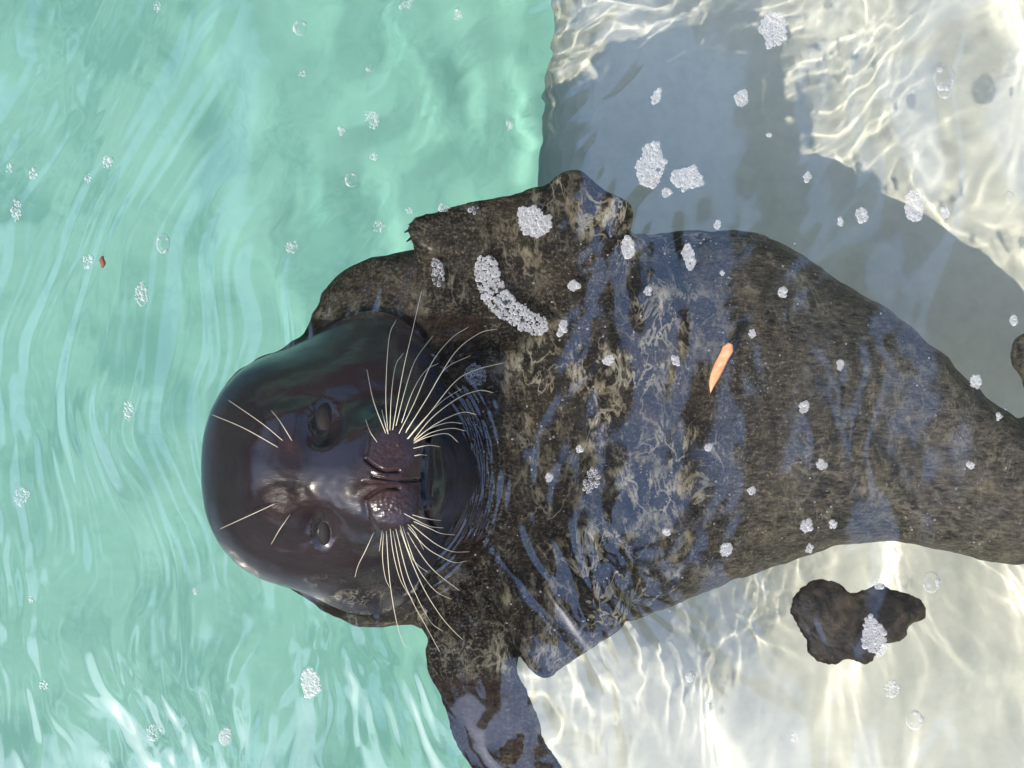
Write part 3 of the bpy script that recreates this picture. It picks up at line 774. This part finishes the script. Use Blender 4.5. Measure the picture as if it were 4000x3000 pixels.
def foam(px_, py_, rx, ry, rot=0.0, dens=1.0, label=None, group=None, spine=None, bmin=0.0011, bmax=0.0031, big=0, cat='foam'):
    """one raft of foam: packed little domes on the water; sizes in photo px"""
    c = P(px_, py_); rng = random.Random(int(px_ * 7 + py_))
    a, b = rx / 4000, ry / 4000
    bubbles = []
    def inside(x, y):
        if spine is not None:
            d = min(math.hypot(x - sx, y - sy) / sr for sx, sy, sr in spine)
            return d < 1 + 0.25 * float(noise2(x * 160, y * 160, 71))
        u = x * math.cos(rot) + y * math.sin(rot); v = -x * math.sin(rot) + y * math.cos(rot)
        return math.hypot(u / a, v / b) < 1 + 0.45 * float(noise2((x + c[0]) * 70, (y + c[1]) * 70, 72)) + 0.12 * float(noise2(x * 300, y * 300, 73))
    area = 4 * a * b if spine is None else (2 * a) * (2 * b)
    tries = int(min(2600, area / 1.0e-6 * 4.5) * dens) + 24
    for big_ in range(big):
        for _ in range(40):
            x, y, r = rng.uniform(-a, a) * 0.6, rng.uniform(-b, b) * 0.6, rng.uniform(0.0026, 0.0040)
            if inside(x, y) and all(math.hypot(x - q[0], y - q[1]) > r + q[2] for q in bubbles):
                bubbles.append((x, y, r, 1)); break
    for _ in range(tries):
        x, y = rng.uniform(-1, 1) * a * 1.4, rng.uniform(-1, 1) * b * 1.4
        if spine is not None: x, y = rng.uniform(-1, 1) * a, rng.uniform(-1, 1) * b
        if not inside(x, y): continue
        r = bmin + (bmax - bmin) * rng.random()**2.2
        if all((x - q[0])**2 + (y - q[1])**2 > (0.66 * (r + q[2]))**2 for q in bubbles): bubbles.append((x, y, r, 0))
    for _ in range(tries if dens > 0.6 else 0):          # fill the chinks with the finest bubbles
        x, y = rng.uniform(-1, 1) * a * 1.4, rng.uniform(-1, 1) * b * 1.4
        if inside(x, y) and all((x - q[0])**2 + (y - q[1])**2 > (0.75 * q[2] + 0.0002)**2 for q in bubbles): bubbles.append((x, y, 0.00055, 0))
    V, F, mi, bigs = [], [], [], []
    z0 = surf_z(c[0], c[1])
    for x, y, r, isbig in bubbles:
        z = surf_z(c[0] + x, c[1] + y) - z0 - 0.0002
        if isbig: bigs.append((x, y, z, r)); continue
        v, f = dome_vf((x, y, z), r, r * 0.62); o_ = len(V)
        V += v; F += [tuple(i + o_ for i in q) for q in f]; mi += [1 if rng.random() < 0.40 and r > bmax * 0.55 else 0] * len(f)
    if not F: return None
    if dens > 0.6:                                         # wet film of finest bubbles that binds the raft
        g_ = 0.0009; cells = {}
        for x, y, r, isbig in bubbles:
            if isbig: continue
            for ix in range(int((x - r * 0.9) / g_) - 1, int((x + r * 0.9) / g_) + 2):
                for iy in range(int((y - r * 0.9) / g_) - 1, int((y + r * 0.9) / g_) + 2):
                    if math.hypot(ix * g_ - x, iy * g_ - y) < r * 1.05: cells[(ix, iy)] = 1
        vid = {}
        for (ix, iy) in cells:
            q4 = []
            for k_ in ((ix, iy), (ix + 1, iy), (ix + 1, iy + 1), (ix, iy + 1)):
                if k_ not in vid:
                    vid[k_] = len(V); xx, yy = (k_[0] - 0.5) * g_, (k_[1] - 0.5) * g_
                    V.append((xx, yy, surf_z(c[0] + xx, c[1] + yy) - z0 + 0.00025))
                q4.append(vid[k_])
            F.append(tuple(q4)); mi.append(2)
    o = mesh_obj('foam_patch', V, F, M_FOAM); o.data.materials.append(M_FILM); o.data.materials.append(M_FROTH); o.data.polygons.foreach_set('material_index', mi)
    o.location = (c[0], c[1], z0)
    tag(o, label, cat, group)
    for x, y, z, r in bigs:
        v, f = dome_vf((0, 0, 0), r, r * 0.85)
        q = mesh_obj('bubble', v, f, M_FILM, o); q.location = (x, y, z)
    return o
def bubble(px_, py_, r, label, group=None, sy=1.25, extra=3):
    """a clear bubble with a few small ones clinging to it"""
    c = P(px_, py_); z0 = surf_z(c[0], c[1]); rng = random.Random(int(px_ + py_ * 3))
    R = r / 4000
    V, F = [], []
    for i in range(9):
        th = math.pi / 2 * (1 - i / 9)
        for j in range(24):
            a = 2 * math.pi * j / 24
            V.append((R * math.sin(th) * math.cos(a), sy * R * math.sin(th) * math.sin(a), R * 0.8 * math.cos(th)))
    V.append((0, 0, R * 0.8))
    for i in range(8):
        for j in range(24): F.append((i * 24 + j, i * 24 + (j + 1) % 24, (i + 1) * 24 + (j + 1) % 24, (i + 1) * 24 + j))
    for j in range(24): F.append((8 * 24 + j, 8 * 24 + (j + 1) % 24, 216))
    o = mesh_obj('air_bubble', V, F, M_FILM); o.location = (c[0], c[1], z0 - 0.0003)
    tag(o, label, 'bubble', group)
    V, F = [], []
    for k in range(extra):
        an = rng.uniform(0, 6.28); rr = R * rng.uniform(0.16, 0.34)
        v, f = dome_vf((R * 0.8 * math.cos(an), sy * R * 0.8 * math.sin(an), 0), rr, rr); b_ = len(V)
        V += v; F += [tuple(i + b_ for i in q) for q in f]
    if F: mesh_obj('small_bubbles', V, F, M_FOAM, o)['kind'] = 'stuff'
    return o
K = 1.8083
def f2(x, y, rx, ry, label, rot=0.0, dens=1.0, group=None, **k): return foam(x * K, y * K, rx * K, ry * K, rot, dens, label, group, **k)
f2(1672, 62, 29, 36, 'large white oval foam raft near the top edge over the grey ledge', big=0)
f2(1403, 361, 30, 47, 'tall white foam raft with one big bubble, above the raised flipper', -0.25, big=1)
f2(1482, 388, 33, 24, 'white triangular foam raft just right of the tall bubbled raft', 0.1)
f2(1150, 478, 38, 30, 'white foam raft on the base of the raised flipper', -0.4, big=0)
sp = [((x - 1105) * K / 4000, -(y - 640) * K / 4000, r * K / 4000) for x, y, r in ((1050, 575, 24), (1052, 595, 27), (1060, 620, 27), (1075, 645, 27), (1095, 665, 25), (1118, 682, 24), (1140, 694, 24), (1160, 702, 22))]
foam(1105 * K, 640 * K, 85 * K, 92 * K, label='long curved band of white foam draped across the shoulder of the seal', spine=sp, big=4, bmax=0.0022)
f2(944, 590, 14, 32, 'thin see-through foam streak beside the neck of the seal', 0.1, 0.35)
f2(1027, 808, 19, 28, 'lacy foam patch under the tips of the upper whiskers', 0.1, 0.5)
f2(1974, 443, 19, 30, 'white oval foam raft on the grey shadow near the right edge', 0.1)
f2(1862, 464, 11, 14, 'small foam fleck left of the oval raft on the grey shadow')
f2(1489, 556, 13, 25, 'narrow upright foam fleck on the blue reflection over the body', 0.15)
f2(1355, 533, 13, 22, 'oval foam fleck at the edge of the dark brown shoulder patch', 0.1)
f2(1278, 1038, 17, 25, 'open cluster of clear bubbles on the black chest of the seal', -0.35, 0.5, bmin=0.0013, bmax=0.0028)
f2(1887, 1378, 22, 44, 'white foam raft lying on the dark clump', 0.15)
f2(1240, 617, 12, 10, 'round foam fleck right of the curved foam band')
f2(1315, 778, 13, 10, 'small slanted foam fleck above the pale spot on the chest', 0.6, 0.7)
f2(1601, 212, 13, 16, 'small round foam fleck below the large raft near the top')
f2(1418, 209, 9, 14, 'small slanted foam fleck over the blue reflection near the top', -0.4)
f2(1216, 708, 8, 17, 'small upright foam fleck at the end of the curved band', -0.3, 0.8)
f2(1400, 628, 9, 11, 'small foam fleck above the flank reflection right of the brown shoulder', 0, 0.7)
f2(1743, 1137, 12, 14, 'foam fleck on the lower flank where it narrows toward the tail')
f2(1570, 1188, 12, 14, 'foam fleck above the lower edge of the belly')
f2(2108, 824, 12, 14, 'foam fleck in the grey water by the right edge')
f2(1900, 1262, 11, 12, 'small foam fleck just above the dark clump', 0, 0.8)
f2(1925, 1490, 16, 21, 'pale see-through foam patch below the dark clump', 0.2, 0.4)
f2(670, 1477, 20, 27, 'white oval foam patch on the blue streak at the lower left', 0.1, 0.8)
f2(488, 1590, 13, 16, 'small white foam patch near the bottom edge, right of its twin', 0.2, 0.8)
f2(334, 1583, 15, 16, 'small ring shaped foam patch near the bottom edge at the left', 0, 0.6)
f2(307, 636, 15, 26, 'pale oval foam patch on the turquoise water left of the head', 0.1, 0.5)
f2(45, 1070, 17, 19, 'pale foam patch at the left edge level with the chin', -0.4, 0.5)
f2(280, 885, 11, 21, 'pale upright foam patch left of the forehead', 0, 0.45)
f2(190, 566, 11, 15, 'foam fleck beside the tiny rust brown fragment', 0, 0.6)
f2(35, 455, 11, 23, 'lacy upright foam patch at the left edge', 0.1, 0.5)
f2(805, 260, 13, 18, 'lacy foam fleck in the calm turquoise water above the flipper claws', 0.4, 0.6)
f2(820, 490, 13, 11, 'faint scattered foam specks left of the flipper claws', 0.3, 0.3)
f2(880, 8, 16, 10, 'foam fleck cut by the top edge over the turquoise water', 0.4, 0.6)
f2(631, 534, 11, 13, 'faint foam fleck between the head and the clear bubbles', 0, 0.4)
bubble(2036 * K, 172 * K, 42, 'large clear bubble pair over the bright ledge at the upper right', sy=1.2, extra=4)
bubble(2036 * K, 200 * K, 26, 'small clear bubble hanging below the large bubble at upper right', sy=1.1, extra=2)
bubble(2012 * K, 1258 * K, 34, 'clear oval bubble right of the dark clump', extra=3)
bubble(1977 * K, 1557 * K, 34, 'clear round bubble on the ledge near the lower right corner', sy=1.1, extra=3)
bubble(649 * K, 60 * K, 28, 'clear bubble on the turquoise water near the top edge', sy=1.1, extra=4)
bubble(353 * K, 526 * K, 27, 'clear upright bubble left of the head on a pale streak', sy=1.5, extra=4)
bubble(760 * K, 388 * K, 27, 'clear bubble on calm turquoise water upper left of the claws', sy=1.1, extra=5)
bubble(1492 * K, 1462 * K, 20, 'small clear bubble above the bright sunlit ledge glare', sy=1.1, extra=2)
bubble(1532 * K, 1528 * K, 16, 'small dark rimmed bubble in the bright sunlit ledge glare', sy=1.1, extra=1)
bubble(2178 * K, 428 * K, 22, 'small clear bubble at the right edge over the ledge', sy=1.1, extra=1)
# tiny flecks: each is named by the landmark nearest to it
LAND = {'curved foam band on the shoulder': (1105, 640), 'orange sliver': (1560, 790), 'dark clump': (1860, 1360), 'flipper claws': (880, 500), 'upper eye': (700, 905), 'rust brown fragment': (222, 566),
        'large foam raft near the top edge': (1672, 62), 'large clear bubble at upper right': (2036, 180), 'tall bubbled foam raft': (1403, 361), 'oval raft on the grey shadow': (1974, 443),
        'open bubble cluster on the chest': (1278, 1038), 'clear bubble near the top edge': (649, 60), 'clear upright bubble left of the head': (353, 525), 'calm water bubble above the claws': (760, 388),
        'foam raft on the blue streak': (670, 1477), 'pale foam at the left edge': (45, 1070), 'lacy foam at the left edge': (35, 455), 'fleck on the narrowing flank': (1743, 1137), 'fleck above the belly edge': (1570, 1188),
        'whisker tips under the chin': (940, 1400), 'lower right corner bubble': (1977, 1557), 'fleck by the right edge': (2108, 824), 'lacy fleck above the claws': (805, 260), 'ring shaped foam at the bottom': (334, 1583),
        'white foam on the flipper base': (1150, 478), 'narrow fleck on the blue reflection': (1489, 556), 'lips of the seal': (915, 1040), 'small bubble above the ledge glare': (1492, 1450)}
DIRS = ('right of', 'above and right of', 'above', 'above and left of', 'left of', 'below and left of', 'below', 'below and right of')
used = set()
def fleck_label(x, y):
    for d_, n_, (lx, ly) in sorted((math.hypot(x - lx, y - ly), n_, (lx, ly)) for n_, (lx, ly) in LAND.items()):
        k_ = DIRS[int(round(math.atan2(ly - y, x - lx) / (math.pi / 4))) % 8]
        for how in ('just ', 'a little further ', 'well '):
            t_ = 'tiny foam fleck ' + (how if d_ < 90 or how != 'just ' else '') + k_ + ' the ' + n_
            if t_ not in used:
                used.add(t_); return t_
for x, y, a_, b_ in ((233, 350, 8, 13), (72, 376, 9, 11), (22, 363, 8, 11), (990, 32, 8, 13), (798, 155, 5, 15), (739, 283, 6, 9), (808, 337, 7, 7), (1100, 272, 5, 10), (655, 160, 8, 6), (885, 455, 9, 6), (962, 447, 12, 8), (1025, 453, 9, 7), (95, 1480, 8, 9), (423, 1275, 6, 6), (340, 15, 7, 11), (192, 385, 6, 9), (68, 1295, 5, 6)):
    f2(x, y, a_, b_, fleck_label(x, y), 0, 0.5, 'tiny foam flecks on the turquoise water')
for x, y, a_, b_ in ((1548, 487, 7, 11), (1744, 383, 7, 9), (1689, 630, 8, 11), (1738, 880, 8, 11), (1774, 1004, 8, 10), (1624, 1060, 7, 8), (1460, 780, 9, 11), (2041, 460, 7, 9), (1800, 1132, 7, 9), (1750, 1185, 8, 10), (1440, 1150, 8, 8), (1625, 722, 6, 8), (1660, 293, 6, 6), (1250, 970, 6, 7), (1187, 1030, 6, 6), (1528, 968, 6, 6), (2158, 900, 5, 8), (2098, 1005, 6, 7), (1816, 786, 6, 8), (1490, 1465, 6, 8), (1440, 415, 8, 7), (1815, 480, 5, 6), (1715, 1588, 6, 7), (2190, 690, 8, 10), (1560, 590, 5, 8)):
    f2(x, y, a_, b_, fleck_label(x, y), 0, 0.7, 'tiny foam flecks over the seal and the ledge')
# sparkle of tiny bubbles caught in the fur and on the film of water above it
V, F = [], []
n_ = 0
while n_ < 520:
    qx, qy = random.uniform(1850, 4000), random.uniform(850, 2500)
    if float(noise2(qx / 260, qy / 260, 81)) < -0.12: continue
    c = P(qx, qy); s_ = surf(c[0], c[1])[0]
    if s_ < -0.11: continue
    n_ += 1
    r = random.choice((0.0003, 0.0004, 0.0005, 0.0006, 0.0009))
    v, f = dome_vf((c[0], c[1], surf_z(c[0], c[1]) - 0.0001), r, r); b_ = len(V)
    V += v; F += [tuple(i + b_ for i in q) for q in f]
tag(mesh_obj('tiny_bubbles', V, F, M_FOAM), 'sparkle of tiny white bubbles over the submerged body', 'bubbles', kind='stuff')
